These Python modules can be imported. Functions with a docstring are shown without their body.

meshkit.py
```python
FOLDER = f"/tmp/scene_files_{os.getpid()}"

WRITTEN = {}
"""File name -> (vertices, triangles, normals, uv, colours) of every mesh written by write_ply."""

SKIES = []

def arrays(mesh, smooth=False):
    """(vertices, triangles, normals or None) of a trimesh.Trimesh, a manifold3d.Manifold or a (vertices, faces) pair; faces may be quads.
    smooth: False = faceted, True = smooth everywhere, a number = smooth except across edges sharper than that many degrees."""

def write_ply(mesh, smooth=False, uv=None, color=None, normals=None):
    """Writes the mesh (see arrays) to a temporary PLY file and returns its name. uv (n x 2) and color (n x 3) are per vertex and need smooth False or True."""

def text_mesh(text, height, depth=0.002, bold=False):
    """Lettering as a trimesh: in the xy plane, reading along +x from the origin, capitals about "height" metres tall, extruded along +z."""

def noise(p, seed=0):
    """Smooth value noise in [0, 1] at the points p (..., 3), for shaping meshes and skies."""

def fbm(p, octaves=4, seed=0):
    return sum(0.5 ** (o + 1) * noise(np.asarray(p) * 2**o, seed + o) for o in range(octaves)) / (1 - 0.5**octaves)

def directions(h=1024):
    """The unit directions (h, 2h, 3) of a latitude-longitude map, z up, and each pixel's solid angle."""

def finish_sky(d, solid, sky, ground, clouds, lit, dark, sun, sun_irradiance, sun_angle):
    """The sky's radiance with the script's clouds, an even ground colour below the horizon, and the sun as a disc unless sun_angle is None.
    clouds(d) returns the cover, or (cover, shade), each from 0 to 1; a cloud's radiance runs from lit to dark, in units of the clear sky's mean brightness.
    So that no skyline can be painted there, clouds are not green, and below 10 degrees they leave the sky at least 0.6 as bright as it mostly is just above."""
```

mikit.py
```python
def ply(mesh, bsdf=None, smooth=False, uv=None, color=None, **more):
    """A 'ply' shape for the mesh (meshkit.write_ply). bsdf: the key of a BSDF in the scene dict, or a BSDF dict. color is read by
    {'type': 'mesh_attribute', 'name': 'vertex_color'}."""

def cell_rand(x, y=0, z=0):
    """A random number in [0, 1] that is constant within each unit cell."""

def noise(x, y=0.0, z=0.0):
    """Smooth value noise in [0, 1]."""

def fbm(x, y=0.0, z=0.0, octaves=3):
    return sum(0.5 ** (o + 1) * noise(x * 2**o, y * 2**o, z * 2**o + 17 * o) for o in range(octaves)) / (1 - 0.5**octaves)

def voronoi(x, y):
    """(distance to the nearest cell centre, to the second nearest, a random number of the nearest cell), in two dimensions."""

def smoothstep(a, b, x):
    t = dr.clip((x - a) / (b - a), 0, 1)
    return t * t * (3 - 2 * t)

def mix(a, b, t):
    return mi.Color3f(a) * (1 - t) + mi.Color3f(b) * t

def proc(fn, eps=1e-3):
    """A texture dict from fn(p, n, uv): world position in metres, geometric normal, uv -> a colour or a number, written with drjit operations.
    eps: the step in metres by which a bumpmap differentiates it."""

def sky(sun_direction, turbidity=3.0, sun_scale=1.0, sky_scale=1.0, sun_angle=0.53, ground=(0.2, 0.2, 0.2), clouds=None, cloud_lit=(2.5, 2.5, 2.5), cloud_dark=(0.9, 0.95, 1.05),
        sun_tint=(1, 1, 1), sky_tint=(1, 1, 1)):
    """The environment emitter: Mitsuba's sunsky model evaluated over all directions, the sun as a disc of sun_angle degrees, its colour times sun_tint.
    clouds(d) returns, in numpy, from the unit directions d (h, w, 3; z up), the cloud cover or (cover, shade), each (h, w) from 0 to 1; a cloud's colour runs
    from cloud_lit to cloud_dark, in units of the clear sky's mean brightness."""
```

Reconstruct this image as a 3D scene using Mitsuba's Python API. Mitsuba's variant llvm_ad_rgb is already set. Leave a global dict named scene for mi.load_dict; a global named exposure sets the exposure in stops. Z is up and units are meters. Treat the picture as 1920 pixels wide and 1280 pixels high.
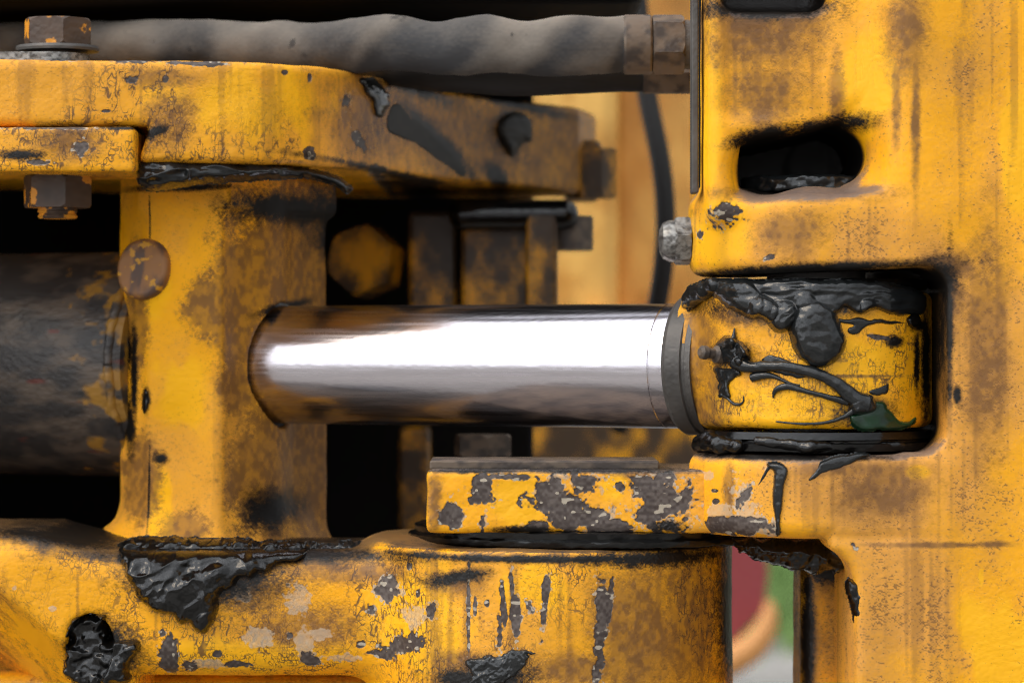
import math, random
import numpy as np, trimesh, shapely, manifold3d as m3
import drjit as dr, mitsuba as mi, mikit, meshkit
from mikit import noise as N, fbm as F, smoothstep as SS, mix

T = mi.ScalarTransform4f
scene, labels = {"type": "scene"}, {}
rng = np.random.default_rng(7)

# ------------------------------------------------------------------ camera, light, exposure
D, PX = 1.5, 0.00025                       # camera distance to the plane y = 0; size of a photograph pixel on that plane
scene["camera"] = {"type": "thinlens", "fov": math.degrees(2 * math.atan(960 * PX / D)), "fov_axis": "x", "near_clip": 0.1, "far_clip": 400.0,
                   "aperture_radius": 0.0066, "focus_distance": 1.54,
                   "to_world": T().look_at(origin=[0, -D, 0], target=[0, 0, 0], up=[0, 0, 1])}
SUN = np.array([-0.60, -0.36, 0.71]); SUN /= np.linalg.norm(SUN)


def overcast(d):
    "cloud all over, thinner and brighter towards the hidden sun, in long flat layers"
    glow = (0.5 + 0.5 * (d @ SUN)) ** 3.0
    layer = meshkit.fbm(d * [1.8, 1.8, 15.0] + 3.0, 4, 2) - 0.5
    return np.ones(d.shape[:2]), np.clip(1 - glow * (0.95 + 1.5 * layer), 0, 1)


scene["sky"] = mikit.sky(SUN, turbidity=3, sun_scale=0.12, sun_angle=24, clouds=overcast, cloud_lit=(6.3, 6.5, 6.8), cloud_dark=(1.1, 1.15, 1.2), ground=(0.22, 0.2, 0.17))
exposure = 2.25


def P(px, py, Y=0.0):
    "the point at depth Y that the photograph shows at a pixel"
    s = PX * (D + Y) / D
    return np.array([(px - 960) * s, Y, (640 - py) * s])


# ------------------------------------------------------------------ helpers: keys, labels, meshes
def key(name):
    used = set(scene) | set(labels)
    used |= {k.split("__")[0] for k in used if "__" not in name}
    if name not in used and not any(k.startswith(name + "__") for k in scene):
        return name
    i = 1
    while f"{name}_{i:03d}" in used or any(k.startswith(f"{name}_{i:03d}__") for k in scene):
        i += 1
    return f"{name}_{i:03d}"


def thing(name, label, cat, group=None):
    k = key(name)
    labels[k] = {"label": label, "category": cat}
    if group:
        labels[k]["group"] = group
    return k


def put(name, mesh, mat, parent=None, smooth=30, label=None, kind=None):
    k = key(parent + "__" + name) if parent else name if name in labels else key(name)
    scene[k] = mikit.ply(mesh, mat, smooth=smooth)
    if label or kind:
        labels.setdefault(k, {})
        if label:
            labels[k]["label"] = label
        if kind:
            labels[k]["kind"] = kind
    return k


def solo(name, label, cat, mesh, mat, smooth=30, group=None, kind=None):
    k = thing(name, label, cat, group)
    scene[k] = mikit.ply(mesh, mat, smooth=smooth)
    if kind:
        labels[k]["kind"] = kind
    return k


# ------------------------------------------------------------------ helpers: distance fields and surface nets
def nets(f, lo, hi, h, wob=0.0, wf=60.0, seed=0):
    lo, hi = np.asarray(lo, float), np.asarray(hi, float)
    n = np.ceil((hi - lo) / h).astype(int) + 1
    ax = [(lo[k] + h * np.arange(n[k])).astype(np.float32) for k in range(3)]
    x, y, z = ax[0][:, None, None], ax[1][None, :, None], ax[2][None, None, :]
    d = np.broadcast_to(f(x, y, z), tuple(n)).astype(np.float32)
    pos = np.zeros(tuple(n - 1) + (3,), np.float32)
    cnt = np.zeros(tuple(n - 1), np.float32)
    ins = d < 0
    off = lambda a, e: tuple(slice(e[k], a.shape[k] - 1 + e[k]) for k in range(3))
    for axis in range(3):
        o = [k for k in range(3) if k != axis]
        for b in (0, 1):
            for c in (0, 1):
                e0 = [0, 0, 0]; e0[o[0]], e0[o[1]] = b, c
                e1 = list(e0); e1[axis] = 1
                a0, a1 = d[off(d, e0)], d[off(d, e1)]
                m = (a0 < 0) != (a1 < 0)
                t = np.where(m, a0 / np.where(m, a0 - a1, 1), 0)
                w = m.astype(np.float32)
                for k in range(3):
                    pos[..., k] += w * (e0[k] + (t if k == axis else 0))
                cnt += w
    act = cnt > 0
    idx = np.full(act.shape, -1, np.int64)
    idx[act] = np.arange(act.sum())
    cell = np.argwhere(act)
    v = lo + h * (cell + pos[act] / cnt[act][:, None])
    quads = []
    for axis in range(3):
        o = [k for k in range(3) if k != axis]
        s0 = [slice(1, -1)] * 3; s0[axis] = slice(0, -1)
        s1 = [slice(1, -1)] * 3; s1[axis] = slice(1, None)
        a0, a1 = ins[tuple(s0)], ins[tuple(s1)]
        e = np.argwhere(a0 != a1)
        if not len(e):
            continue
        flip = ~a0[tuple(e.T)]
        base = e + 1; base[:, axis] -= 1
        q = []
        for b, c in ((-1, -1), (0, -1), (0, 0), (-1, 0)):
            p = base.copy(); p[:, o[0]] += b; p[:, o[1]] += c
            q.append(idx[tuple(p.T)])
        q = np.stack(q, 1)
        if axis == 1:
            flip = ~flip
        q[flip] = q[flip][:, ::-1]
        quads.append(q)
    q = np.vstack(quads)
    m = trimesh.Trimesh(v, np.vstack([q[:, [0, 1, 2]], q[:, [0, 2, 3]]]), process=False)
    if wob:
        m.vertices = m.vertices + m.vertex_normals * ((meshkit.fbm(m.vertices * wf, 3, seed) - 0.5) * 2 * wob)[:, None]
    return m


def smin(a, b, k):
    h = np.clip(0.5 + 0.5 * (b - a) / k, 0, 1)
    return b + (a - b) * h - k * h * (1 - h)


def smax(a, b, k):
    return -smin(-a, -b, k)


def sbox(x, y, z, lo, hi, r=0.0):
    lo, hi = np.asarray(lo), np.asarray(hi)
    c, s = (lo + hi) / 2, (hi - lo) / 2 - r
    q = [np.abs(w - c[k]) - s[k] for k, w in enumerate((x, y, z))]
    out = np.sqrt(sum(np.maximum(w, 0) ** 2 for w in q))
    return out + np.minimum(np.maximum(np.maximum(q[0], q[1]), q[2]), 0) - r


def scyl(a, b, h, R, h0, h1, r=0.0):
    "cylinder about the axis h; a, b: the coordinates across it"
    q0 = np.sqrt(a * a + b * b) - R + r
    q1 = np.abs(h - (h0 + h1) / 2) - (h1 - h0) / 2 + r
    return np.sqrt(np.maximum(q0, 0) ** 2 + np.maximum(q1, 0) ** 2) + np.minimum(np.maximum(q0, q1), 0) - r


def scap(x, y, z, p, q, r0, r1):
    p, q = np.asarray(p), np.asarray(q)
    d = q - p
    t = np.clip(((x - p[0]) * d[0] + (y - p[1]) * d[1] + (z - p[2]) * d[2]) / max(d @ d, 1e-12), 0, 1)
    return np.sqrt((x - p[0] - t * d[0]) ** 2 + (y - p[1] - t * d[1]) ** 2 + (z - p[2] - t * d[2]) ** 2) - (r0 + (r1 - r0) * t)


def rbox(lo, hi, r=0.002):
    lo, hi = np.minimum(lo, hi), np.maximum(lo, hi)
    pts = [np.where([i, j, k], hi - r, lo + r) for i in (0, 1) for j in (0, 1) for k in (0, 1)]
    return m3.Manifold.batch_hull([m3.Manifold.sphere(r, 12).translate(p.tolist()) for p in pts])


def frame(axis, up=(0, 0, 1)):
    "rotation taking +z to axis"
    a = np.asarray(axis, float) / np.linalg.norm(axis)
    u = np.asarray(up, float)
    if abs(a @ u) > 0.95:
        u = np.array([1.0, 0, 0])
    b = np.cross(u, a); b /= np.linalg.norm(b)
    return np.stack([b, np.cross(a, b), a], 1)


def tm(mesh):
    if isinstance(mesh, trimesh.Trimesh):
        return mesh
    v, f, _ = meshkit.arrays(mesh)
    return trimesh.Trimesh(v, f, process=False)


def posed(mesh, at, axis, turn=0.0):
    m = tm(mesh).copy()
    c, s = math.cos(turn), math.sin(turn)
    m.vertices = (m.vertices @ np.array([[c, -s, 0], [s, c, 0], [0, 0, 1]]).T) @ frame(axis).T + np.asarray(at)
    return m


def hexhead(R, h, cham=0.12):
    p = [[R * math.cos(k * math.pi / 3), R * math.sin(k * math.pi / 3)] for k in range(6)]
    body = m3.Manifold.extrude(m3.CrossSection([p]), h)
    c = R * cham
    prof = [[0, 0], [R * 0.93, 0], [R * 1.02, c], [R * 1.02, h - c], [R * 0.9, h], [0, h]]
    return body ^ m3.Manifold.revolve(m3.CrossSection([prof]), 48)


def lathe(prof, n=64):
    return m3.Manifold.revolve(m3.CrossSection([prof]), n)


def spline(pts, n):
    from scipy.interpolate import CubicSpline
    pts = np.asarray(pts, float)
    t = np.r_[0, np.cumsum(np.linalg.norm(np.diff(pts[:, :3], axis=0), axis=1))]
    return CubicSpline(t, pts)(np.linspace(0, t[-1], n))


def tube(pts, rad, n=120, seg=28, wob=0.0, wf=50.0, seed=0, flat=1.0):
    pts = np.column_stack([np.asarray(pts, float), np.broadcast_to(rad, len(pts))])
    c = spline(pts, n)
    c, r = c[:, :3], np.maximum(c[:, 3], 2e-4)
    t = np.gradient(c, axis=0); t /= np.linalg.norm(t, axis=1, keepdims=True)
    u = np.cross(t, [0.13, 0.9, 0.31]); u /= np.linalg.norm(u, axis=1, keepdims=True)
    w = np.cross(t, u)
    a = np.linspace(0, 2 * np.pi, seg, endpoint=False)
    ring = np.cos(a)[None, :, None] * u[:, None] + np.sin(a)[None, :, None] * w[:, None]
    ring = ring * r[:, None, None]
    ring[..., 1] *= flat
    v = c[:, None] + ring
    if wob:
        v = v + ring / r[:, None, None] * ((meshkit.fbm(v * wf, 3, seed) - 0.5) * 2 * wob)[..., None]
    v = np.vstack([v.reshape(-1, 3), c[:1], c[-1:]])
    i, j = np.meshgrid(np.arange(n - 1), np.arange(seg), indexing="ij")
    k = (j + 1) % seg
    q = np.stack([i * seg + j, (i + 1) * seg + j, (i + 1) * seg + k, i * seg + k], -1).reshape(-1, 4)
    f = np.vstack([q[:, [0, 1, 2]], q[:, [0, 2, 3]]])
    j = np.arange(seg); k = (j + 1) % seg
    f = np.vstack([f, np.stack([j * 0 + n * seg, j, k], 1), np.stack([j * 0 + n * seg + 1, (n - 1) * seg + k, (n - 1) * seg + j], 1)])
    m = trimesh.Trimesh(v, f, process=False)
    if m.volume < 0:
        m.invert()
    return m


def chaikin(p, k=2):
    p = np.asarray(p, float)
    for _ in range(k):
        q = np.roll(p, -1, 0)
        p = np.stack([0.75 * p + 0.25 * q, 0.25 * p + 0.75 * q], 1).reshape(-1, 2)
    return p


# ------------------------------------------------------------------ materials
def col(*c):
    return {"type": "rgb", "value": list(c)}


YEL, DUST = (0.85, 0.375, 0.003), (0.60, 0.275, 0.052)
BROWN, CHIP, PALE, BLACK = (0.11, 0.048, 0.018), (0.052, 0.038, 0.033), (0.46, 0.40, 0.31), (0.0055, 0.0042, 0.0032)
RUST_SHADE = (0.15, 0.068, 0.022)


def reach(x, z, wob, items):
    "distance to the nearest of the stains given as (x, z, rx, rz, tilt), 1 at its edge"
    m = mi.Float(9)
    for cx, cz, rx, rz, a in items:
        c, s = math.cos(a), math.sin(a)
        u, v = (x - cx), (z - cz)
        uu, vv = (u * c + v * s) / rx, (v * c - u * s) / rz
        m = dr.minimum(m, dr.sqrt(uu * uu + vv * vv))
    return m + wob


def spots(x, z, wob, items, soft=0.08):
    return 1 - SS(1 - soft, 1 + soft, reach(x, z, wob, items))


def world(items, Y):
    out = []
    for it in items:
        px, py, rx, rz = it[:4]
        y = it[5] if len(it) > 5 else Y
        p, s = P(px, py, y), PX * (D + y) / D
        out.append((float(p[0]), float(p[2]), rx * s, rz * s, math.radians(it[4]) if len(it) > 4 else 0.0))
    return out


def paint(name, seed, Y=0.0, dust=0.5, streak=0.5, speck=0.5, crack=0.0, deep=0.0, top=None, chips=(), pale=(), grime_shade=(), rust_shade=(), bright=(), scuff=0.0, rough=0.42, rsoft=0.6, spec=0.34, relief=1.0, base=YEL, dirt_shade=0.0):
    chips, pale, grime_shade, rust_shade, bright = (world(w, Y) for w in (chips, pale, grime_shade, rust_shade, bright))

    def warp(p):
        return (F(p.x * 170 + seed, p.y * 170, p.z * 130, 3) - 0.5) * 1.7 + (N(p.x * 70, p.y * 70 + seed, p.z * 70) - 0.5) * 0.7 + (F(p.x * 620, p.y * 620, p.z * 520 + seed, 2) - 0.5) * 0.8

    def cracks(p):
        q = N(p.x * 260 + 5, p.y * 260, p.z * 210 + seed) * 1.7
        a = N(p.x * 640 + q + seed, p.y * 640, p.z * 190 + q * 0.8)
        b = N(p.x * 900 + 3, p.y * 900 + q, p.z * 420 - q)
        gate = SS(0.34, 0.5, N(p.x * 300 + seed, p.y * 300, p.z * 160 + 9))
        return dr.maximum(1 - SS(0.02, 0.085, dr.abs(a - 0.5)), (1 - SS(0.02, 0.07, dr.abs(b - 0.5))) * 0.8) * gate

    def colour(p, n, uv):
        big = F(p.x * 16 + seed, p.y * 16, p.z * 9 + seed, 3)
        med = F(p.x * 75 + seed, p.y * 75, p.z * 40, 3)
        fine = N(p.x * 1500, p.y * 1500, p.z * 1500)
        fine2 = N(p.x * 760 + 7 + med, p.y * 760, p.z * 600 + big * 9)
        grain = 0.6 * fine + 0.4 * fine2
        d = dr.clip((SS(0.36, 0.66, big * 0.72 + med * 0.28) * 1.1 + (grain - 0.5) * 0.85) * dust, 0, 0.92)
        if bright:
            br = spots(p.x, p.z, (med - 0.5) * 1.6, bright, 0.3)
            d = d * (1 - 0.9 * br)
            base_ = mix(base, (0.90, 0.47, 0.004), br * 0.55)
        c = mix(base_ if bright else base, DUST, d)
        c = c * (0.86 + 0.28 * N(p.x * 40, p.y * 40, p.z * 22 + seed))
        st = N(p.x * 170 + seed, p.y * 170, p.z * 7) * 0.6 + N(p.x * 520, p.y * 520 + seed, p.z * 16) * 0.4
        c = mix(c, BROWN, SS(0.58, 0.80, st + (big - 0.5) * 0.55 + (grain - 0.5) * 0.18) * streak)
        c = mix(c, BROWN, SS(0.68, 0.84, grain + (med - 0.5) * 0.5 + (big - 0.5) * 0.35) * speck)
        if dirt_shade:
            c = mix(c, (0.055, 0.034, 0.02), SS(0.62 - 0.35 * dirt_shade, 0.85 - 0.3 * dirt_shade, med * 0.6 + big * 0.4 + (grain - 0.5) * 0.2) * min(1, dirt_shade * 1.3))
        w = warp(p)
        if rust_shade:
            c = mix(c, RUST_SHADE, spots(p.x, p.z, w * 0.4 + (grain - 0.5) * 0.9, rust_shade, rsoft) * (0.62 + 0.28 * SS(0.36, 0.62, F(p.x * 330, p.y * 330, p.z * 200 + seed, 3) * 0.7 + med * 0.3)))
        if crack:
            c = mix(c, (0.07, 0.035, 0.02), cracks(p) * SS(0.5 - 0.3 * crack, 0.75 - 0.3 * crack, N(p.x * 33 + 3, p.y * 33, p.z * 26 + seed)) * 0.85)
        if scuff:
            sc = SS(0.75 - 0.3 * scuff, 0.79 - 0.3 * scuff, med + (fine2 - 0.5) * 0.1)
            c = mix(c, CHIP, sc)
        if pale:
            c = mix(c, mix(PALE, DUST, fine2 * 0.5), spots(p.x, p.z, w * 1.2 + (fine2 - 0.5) * 0.5, pale, 0.16) * 0.62)
        if chips:
            r = reach(p.x, p.z, w, chips)
            c = mix(c, PALE, (1 - SS(1.02, 1.08, r - 0.5 * SS(0.45, 0.8, fine2))) * SS(0.42, 0.62, med + (fine - 0.5) * 0.2) * 0.75)
            c = mix(c, (0.10, 0.045, 0.02), (1 - SS(0.98, 1.22, r)) * 0.5)
            bare = mix(CHIP, (0.115, 0.092, 0.080), SS(0.35, 0.75, med * 0.5 + fine2 * 0.5))
            bare = mix(bare, PALE, SS(0.66, 0.72, F(p.x * 260 + seed, p.y * 260, p.z * 330, 2)) * 0.8)
            c = mix(c, bare, 1 - SS(0.97, 1.02, r))
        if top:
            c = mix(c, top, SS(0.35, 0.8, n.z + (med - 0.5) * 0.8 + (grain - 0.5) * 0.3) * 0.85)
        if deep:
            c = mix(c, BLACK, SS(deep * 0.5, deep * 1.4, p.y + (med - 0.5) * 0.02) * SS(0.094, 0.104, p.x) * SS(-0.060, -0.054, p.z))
        if grime_shade:
            c = mix(c, BLACK, spots(p.x, p.z, w * 0.35 + (grain - 0.5) * 0.8, grime_shade, 0.5))
        return c

    def height(p, n, uv):
        h = F(p.x * 480, p.y * 480, p.z * 480, 2) * 0.00026 * relief + N(p.x * 140, p.y * 140 + seed, p.z * 90) * 0.00008 + N(p.x * 1000, p.y * 1000, p.z * 900) * 0.00005
        if crack:
            h = h - cracks(p) * 0.00007 * crack
        if chips:
            h = h - spots(p.x, p.z, warp(p), chips, 0.12) * 0.00035
        return h * 1000

    scene[name] = {"type": "twosided", "bsdf": {"type": "bumpmap", "height": mikit.proc(height, 2.5e-4), "scale": 0.001,
                   "bsdf": {"type": "principled", "base_color": mikit.proc(colour), "roughness": rough, "specular": spec}}}


def simple(name, fn, rough=0.5, metallic=0.0, spec=0.4, hf=None, scale=0.001, eps=2.5e-4):
    b = {"type": "principled", "base_color": mikit.proc(fn) if callable(fn) else col(*fn), "roughness": rough, "metallic": metallic, "specular": spec}
    if hf:
        b = {"type": "bumpmap", "height": mikit.proc(hf, eps), "scale": scale, "bsdf": b}
    scene[name] = {"type": "twosided", "bsdf": b}


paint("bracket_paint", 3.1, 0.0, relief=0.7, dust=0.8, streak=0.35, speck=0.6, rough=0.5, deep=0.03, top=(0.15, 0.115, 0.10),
      bright=[(1345, 440, 55, 65), (1630, 160, 40, 110), (1900, 1210, 90, 90), (1720, 885, 22, 14), (1840, 1080, 6, 20), (1900, 300, 30, 120), (1330, 200, 25, 130)],
      chips=[(1371, 399, 28, 24), (1322, 435, 5, 8), (1447, 481, 10, 5, 20), (1378, 992, 66, 16, 5), (1400, 935, 24, 10, 60), (1296, 912, 9, 22), (1293, 988, 12, 26), (1350, 945, 7, 5), (1605, 1028, 11, 6, -40), (1347, 925, 5, 3)],
      pale=[(1402, 955, 22, 45, 8), (1330, 895, 12, 8), (1440, 880, 6, 6), (1430, 990, 25, 16), (1358, 960, 22, 16)],
      grime_shade=[(1440, 8, 130, 22), (1560, 235, 95, 20, 10), (1510, 505, 260, 12, 3), (1765, 530, 30, 45), (1780, 620, 8, 150), (1470, 858, 200, 6), (1440, 252, 80, 16, 12),  (1795, 740, 8, 18)],
      rust_shade=[(1755, 1021, 125, 5), (1450, 40, 120, 45), (1430, 60, 110, 70), (1440, 170, 80, 55), (1760, 560, 50, 90), (1500, 360, 150, 16), (1575, 170, 14, 80), (1480, 440, 60, 40), (1650, 920, 90, 60), (1850, 640, 40, 200), (1700, 60, 40, 90), (1715, 200, 8, 160), (1680, 180, 8, 80), (1372, 930, 10, 60), (1300, 450, 12, 70), (1860, 1020, 40, 6), (1600, 880, 120, 14), (1780, 500, 60, 30)])
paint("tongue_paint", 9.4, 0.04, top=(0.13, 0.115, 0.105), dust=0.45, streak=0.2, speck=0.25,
      chips=[(905, 912, 22, 34), (848, 965, 18, 28), (905, 985, 8, 24), (955, 893, 50, 7), (1062, 950, 56, 46, -20), (1095, 905, 40, 26), (1110, 965, 36, 34), (1236, 940, 50, 60), (1160, 912, 12, 12), (1150, 985, 40, 14), (1010, 985, 22, 16)],
      pale=[(1025, 922, 26, 8), (1095, 955, 12, 9), (1128, 920, 7, 18, 20), (1050, 893, 26, 5), (910, 980, 4, 18), (1145, 968, 9, 20), (1060, 940, 8, 6), (1230, 960, 8, 6)],
      grime_shade=[(900, 880, 110, 7), (980, 992, 60, 8), (1120, 880, 170, 7), (1250, 985, 30, 12)], rust_shade=[(815, 940, 14, 60), (1200, 885, 90, 10)], bright=[(970, 940, 50, 50), (1150, 900, 22, 40)])
paint("eye_paint", 5.2, 0.01, dust=0.22, streak=0.15, speck=0.45, crack=0.08, bright=[(1600, 700, 120, 60), (1480, 760, 140, 50)],
      grime_shade=[(1752, 680, 9, 150, 0, 0.055), (1480, 575, 130, 26), (1380, 665, 40, 26), (1620, 770, 60, 26), (1750, 690, 14, 140), (1680, 640, 18, 12), (1735, 610, 26, 12), (1500, 545, 220, 12), (1728, 680, 8, 60)],  # right edge entries paint in the dark of the gap beside the eye
      rust_shade=[(1320, 640, 30, 90), (1335, 770, 40, 40), (1350, 720, 18, 40), (1305, 700, 16, 120), (1600, 705, 90, 3), (1390, 590, 70, 20)], chips=[(1650, 632, 22, 4, -8)])
paint("upper_paint", 1.7, 0.10, dust=0.36, streak=0.34, speck=0.25, crack=0.55, scuff=0.0,
      bright=[(470, 190, 130, 60)],
      chips=[(251, 152, 13, 10), (312, 150, 6, 7), (575, 285, 9, 10), (530, 131, 6, 5), (575, 137, 4, 7), (110, 112, 28, 6), (255, 116, 50, 6), (370, 120, 70, 5), (200, 211, 7, 3), (640, 175, 10, 16), (660, 250, 10, 20, 30), (690, 300, 14, 10)],
      grime_shade=[(290, 250, 30, 10, 20), (760, 150, 90, 22, -15, 0.215), (830, 270, 95, 18, -42, 0.27), (955, 245, 34, 46, 0, 0.34), (840, 345, 260, 7, -6, 0.27), (960, 190, 120, 12, -8, 0.34), (930, 330, 20, 30, 40, 0.34)],
      rust_shade=[(300, 150, 60, 20), (320, 225, 45, 55), (640, 210, 16, 80), (880, 260, 220, 80, -8, 0.30), (1060, 260, 60, 120, 0, 0.395), (690, 240, 60, 60, 0, 0.2)])
paint("clamp_paint", 6.6, 0.08, dust=0.4, streak=0.55, speck=0.4, crack=1.0, chips=[(152, 277, 11, 13), (70, 305, 18, 4), (90, 240, 70, 3)], grime_shade=[(40, 290, 40, 10), (230, 240, 40, 4)], rust_shade=[(130, 260, 60, 40)])
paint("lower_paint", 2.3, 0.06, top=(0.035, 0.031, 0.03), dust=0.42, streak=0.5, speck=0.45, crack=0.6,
      bright=[(780, 1150, 110, 80), (470, 1230, 160, 30), (1010, 1090, 60, 50)],
      chips=[(723, 1108, 19, 18), (755, 1208, 38, 16, 12), (710, 1230, 28, 8), (785, 1108, 4, 8), (812, 1140, 9, 16), (694, 1146, 8, 10), (312, 1234, 15, 34), (577, 1240, 18, 12, -20), (350, 1255, 14, 10), (440, 1250, 26, 6), (960, 1090, 5, 45, 3), (966, 1150, 8, 60, 2), (945, 1130, 5, 50, 4), (994, 1125, 6, 13, 30), (1020, 1120, 6, 45, -5), (675, 1212, 10, 7), (540, 1195, 5, 5), (768, 1060, 4, 6), (1122, 1160, 11, 90, -3), (1140, 1110, 5, 50, -6), (938, 1180, 7, 30), (914, 1120, 5, 6), (880, 1150, 3, 80), (892, 1130, 3, 14), (300, 1190, 6, 8), (402, 1230, 8, 6)],
      pale=[(567, 1215, 16, 26), (590, 1190, 20, 10), (775, 1150, 20, 18), (722, 1108, 26, 8), (812, 1140, 9, 20), (450, 1115, 16, 18), (555, 1130, 24, 26), (480, 1200, 24, 20), (380, 1250, 40, 8), (20, 1105, 6, 5), (640, 1238, 45, 8), (92, 1145, 8, 5)],
      grime_shade=[(375, 1080, 140, 60), (190, 1220, 70, 60), (120, 1015, 150, 16, -6), (480, 1045, 330, 14), (930, 1255, 70, 34), (1000, 1038, 380, 8), (1370, 1150, 30, 160, 0, 0.09), (880, 1262, 80, 20), (1230, 1040, 150, 16, 0, 0.06), (860, 1075, 60, 14, 12), (250, 1050, 60, 14)],
      rust_shade=[(1290, 1160, 40, 140, 0, 0.06), (1150, 1200, 14, 100), (1230, 1150, 10, 120), (480, 1110, 90, 50), (350, 1080, 60, 60), (1200, 1180, 70, 130), (1290, 1160, 60, 150, 0, 0.06), (640, 1075, 140, 22), (850, 1085, 50, 20), (560, 1180, 110, 45), (870, 1230, 60, 20), (1080, 1240, 90, 30), (1150, 1150, 50, 90)])
paint("trunnion_paint", 8.8, 0.15, spec=0.15, rough=0.5, rsoft=0.3, dust=0.55, streak=0.2, speck=0.3, bright=[(350, 740, 60, 70), (285, 520, 30, 60), (300, 960, 20, 80)],
      grime_shade=[(279, 410, 1.6, 50), (277, 920, 2.2, 90, -1), (525, 385, 108, 34, 0), (500, 960, 50, 40),  (600, 430, 26, 60), (620, 400, 60, 90), (520, 575, 50, 10, 20), (245, 700, 8, 110), (272, 750, 8, 26), (225, 660, 20, 40), (300, 860, 16, 12), (235, 800, 14, 60), (340, 352, 110, 8)],  # dirt marks; the arch below the flange also paints in the recess shade
      rust_shade=[(545, 470, 105, 130), (540, 880, 112, 190), (565, 700, 112, 460), (480, 900, 60, 110), (450, 560, 60, 160), (540, 480, 60, 90), (260, 900, 40, 90), (250, 600, 26, 120), (345, 990, 50, 40), (395, 570, 50, 60), (440, 720, 30, 60), (235, 880, 30, 20)])  # right face browned: real dirt plus its shaded side painted in
paint("inner_paint", 4.9, 0.1, dust=0.5, streak=0.45, speck=0.4, dirt_shade=0.45, grime_shade=[(1560, 1060, 90, 44), (1515, 1180, 14, 200)])  # the dark coat paints in the shade on the inner column
paint("rear_paint", 4.4, 0.5, dust=0.5, streak=0.35, speck=0.3, dirt_shade=0.9)
paint("panel_paint", 7.7, 1.2, dust=0.9, streak=0.1, speck=0.1, base=(0.86, 0.50, 0.13))

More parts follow.
